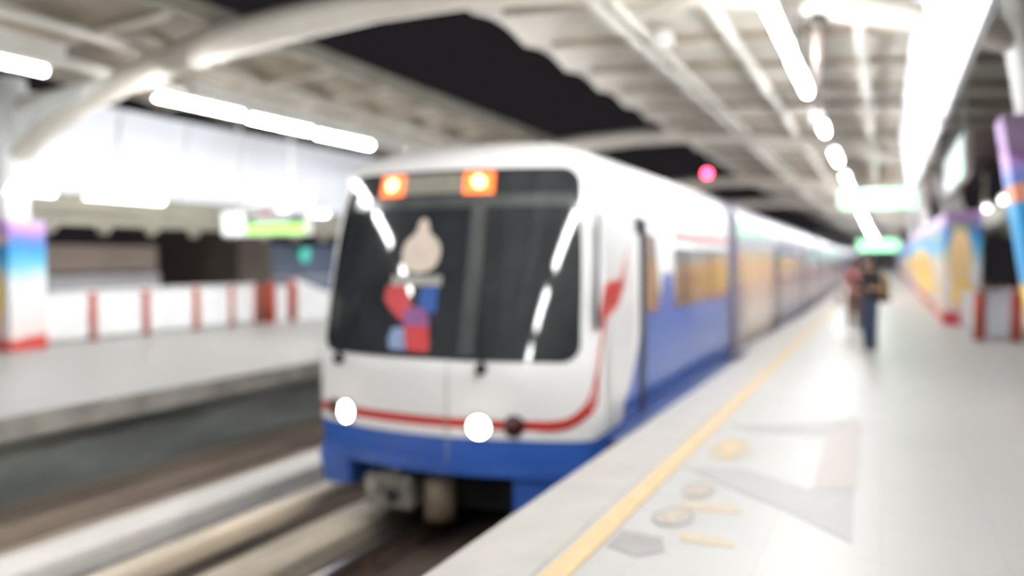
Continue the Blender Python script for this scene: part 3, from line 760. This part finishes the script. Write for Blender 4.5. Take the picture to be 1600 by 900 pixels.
def person(loc, rz, scale, label, top_m, leg_m, hair_len, arms):
    t = empty('person', loc); t.rotation_euler = (0,0,rz); t.scale = (scale,)*3
    tag(t, label, 'person', 'people waiting on the near platform')
    # body faces -Y in its own frame; one continuous figure with a shaped head
    V = [(0,0,.93,(.15,.11)), (0,.0,1.08,(.135,.095)), (0,.01,1.24,(.155,.11)), (0,.015,1.36,(.13,.095)), (0,.005,1.44,(.055,.055)), (0,-.005,1.50,(.055,.06)),
         (0,-.01,1.57,(.075,.09)), (0,-.01,1.65,(.07,.085)),
         (.09,0,.84,.115), (.10,-.01,.48,.09), (.10,.01,.25,.08), (.10,.02,.09,.066), (.095,-.08,.035,.04), (.1,-.16,.025,.03),
         (-.09,0,.84,.115), (-.10,-.005,.48,.09), (-.10,.02,.25,.08), (-.10,.03,.09,.066), (-.095,-.07,.035,.04), (-.1,-.15,.025,.03)]
    E = [(0,1),(1,2),(2,3),(3,4),(4,5),(5,6),(6,7),(0,8),(8,9),(9,10),(10,11),(11,12),(12,13),(0,14),(14,15),(15,16),(16,17),(17,18),(18,19)]
    for s in (1, -1):
        pts = arms[0 if s > 0 else 1]
        prev = 3
        for i, (p, r) in enumerate(zip(pts, (.062,.05,.042,.03,.034))):
            V.append((s*p[0], p[1], p[2], r)); E.append((prev, len(V)-1)); prev = len(V)-1
        wrist = Vector(V[-2][:3]); palm = Vector(V[-1][:3]); d = (palm-wrist).normalized()
        side = d.cross(Vector((0,0,1))); side = side.normalized() if side.length > .1 else Vector((1,0,0))
        for k in range(4):                           # four fingers and a thumb
            off = side*((k-1.5)*.019); L = (.062,.072,.07,.054)[k]
            a = palm+off+d*.03; c2 = a+d*L*.5+Vector((0,0,-.006)); e = c2+d*L*.4+Vector((0,0,-.022))
            base = len(V)
            for pt, rr in ((a,.0095),(c2,.0085),(e,.007)): V.append((*pt, rr))
            E += [(prev, base), (base, base+1), (base+1, base+2)]
        base = len(V); a = palm+side*(-.034)*s; V.append((*a,.0105)); V.append((*(a+d*.03+side*(-.014)*s+Vector((0,0,-.012))),.009)); E += [(prev, base), (base, base+1)]
    body = skin_body('body', V, E, [M['skin'], top_m, leg_m, M['shoe']], t)
    for p in body.data.polygons:
        c = p.center; hand = max(abs(c.x)-.0, 0)
        if c.z < .075: p.material_index = 3
        elif c.z < .96 and not (abs(c.x) > .21 or c.y < -.2): p.material_index = 2
        elif c.z < 1.43 and not (c.y < -.24 and c.z < 1.3) and not (abs(c.x) > .2 and c.z < 1.16): p.material_index = 1
    # nose, ears
    q = MB(); q.prism([(-.012,-.098,1.585),(.012,-.098,1.585),(.014,-.125,1.565),(-.014,-.125,1.565)], (0,.03,-.005)); n = q.build('nose', M['skin']); n.parent = t
    for s in (1,-1):
        q = MB(); q.lathe([(.0,-.008),(.022,-.006),(.024,.006),(.0,.008)], (s*.079,0,1.585), 'X', 12); e = q.build('ear', M['skin']); e.parent = t
        q = MB(); q.lathe([(.0,-.006),(.012,-.003),(.013,.003)], (s*.03,-.094,1.60), 'Y', 12); e = q.build('eye', M['black']); e.parent = t
    q = MB(); q.box(-.022,.022,-.099,-.085,1.528,1.538,.004); e = q.build('mouth', M['stkred']); e.parent = t
    # hair: cap over the crown falling down the back
    q = MB(); rows = []
    for j in range(13):
        f = j/12; row = []
        for k in range(21):
            a = PI*(-.18+1.36*k/20)
            if f < .5:
                th = f/.5*PI/2; r = math.sin(th)*.097; z = 1.615+.105*math.cos(th)
            else: r = .097+.012*math.sin((f-.5)*2*PI); z = 1.615-hair_len*(f-.5)/.5
            row.append((math.cos(a)*r*.95, .012+math.sin(a)*r*1.08, z))
        rows.append(row)
    q.quadgrid(rows); h = q.build('hair', M['hair']); h.parent = t
    # full cap so that the crown is closed at the front
    q = MB(); q.lathe([(.001,.108),(.05,.098),(.085,.06),(.096,.02),(.097,-.005)], (0,.006,1.612), 'Z', 20); h2 = q.build('hair_top', M['hair']); h2.parent = t
    return t
armA = [(.19,.0,1.37),(.235,.03,1.13),(.19,-.14,1.14),(.12,-.21,1.22),(.10,-.245,1.25)]
armB = [(.19,.0,1.37),(.24,.03,1.10),(.23,-.05,.90),(.225,-.07,.84),(.222,-.08,.80)]
P1 = person((-.24,15.2,0), math.radians(-58), .965, 'person in black top and dark blue jeans wearing a tan backpack', M['shirt'], M['jeans'], .12, (armA, armA))
P2 = person((-.60,19.2,0), math.radians(-20), .93, 'person in pink shirt and brown trousers half hidden behind the backpack wearer', M['pink'], M['brownpants'], .10, (armB, armA))
def local_to_world(t, p): return t.matrix_world @ Vector(p)
bpy.context.view_layer.update()
# tan backpack on the first person's back
bp = empty('backpack', P1.location); bp.rotation_euler = P1.rotation_euler; bp.scale = P1.scale
tag(bp, 'tan backpack with a black base worn by the person in jeans', 'backpack')
q = MB(); q.box(-.16,.16,.115,.27,.98,1.38,.06); o = q.build('bag_body', M['tan']); o.parent = bp
q = MB(); q.box(-.162,.162,.11,.30,.90,1.03,.04); o = q.build('base_panel', M['black']); o.parent = bp
q = MB(); q.box(-.11,.11,.26,.32,1.05,1.24,.03); o = q.build('front_pocket', M['tan']); o.parent = bp
for s in (1,-1):
    q = MB(); q.tube([(s*.10,.13,1.36),(s*.12,.05,1.47),(s*.12,-.09,1.42),(s*.125,-.13,1.25),(s*.12,-.02,1.05),(s*.12,.12,1.0)], .017, 8); o = q.build('strap', M['black']); o.parent = bp
ph = empty('phone', P1.location); ph.rotation_euler = P1.rotation_euler; ph.scale = P1.scale
tag(ph, 'black phone held up by the person in jeans', 'phone')
q = MB(); q.box(-.09,.09,-.325,-.312,1.235,1.345,.006); o = q.build('phone_case', M['black']); o.parent = ph
q = MB(); q.box(-.082,.082,-.3115,-.3105,1.242,1.338); o = q.build('screen', M['sign_dark']); o.parent = ph
tb = empty('tote_bag', P2.location); tb.rotation_euler = P2.rotation_euler; tb.scale = P2.scale
tag(tb, 'white tote bag hanging beside the person in pink', 'bag')
q = MB(); q.box(-.36,-.22,-.36,-.02,.62,1.0,.03); o = q.build('bag_body', M['whitecloth']); o.parent = tb
q = MB(); q.tube([(-.29,-.30,1.0),(-.26,-.26,1.2),(-.23,-.19,1.26),(-.26,-.1,1.2),(-.29,-.06,1.0)], .012, 8); o = q.build('handle', M['whitecloth']); o.parent = tb

# ------------------------------------------------------------------ world, camera, view
w = bpy.data.worlds.new('night'); scene.world = w; w.use_nodes = True
bg = w.node_tree.nodes['Background']; bg.inputs['Color'].default_value = lin((248,238,250)); bg.inputs['Strength'].default_value = .0062
cam = bpy.data.cameras.new('camera'); co = bpy.data.objects.new('camera', cam); COL.objects.link(co); scene.camera = co
F = 1320.; ph_ = math.atan(47/F); th_ = math.atan(585/F*math.cos(ph_))
co.location = (0,0,1.6); co.rotation_euler = (PI/2-ph_, 0, th_)
cam.sensor_width = 36; cam.lens = 36*F/1600; cam.clip_end = 400; cam.clip_start = .05
cam.dof.use_dof = True; cam.dof.focus_distance = 2.5; cam.dof.aperture_fstop = .66; cam.dof.aperture_blades = 0
vs_ = scene.view_settings; vs_.view_transform = 'Standard'; vs_.look = 'None'; vs_.gamma = 1; vs_.use_curve_mapping = False; vs_.exposure = 1.4
scene.cycles.use_denoising = True
scene.cycles.max_bounces = 8
scene.cycles.sample_clamp_indirect = 8
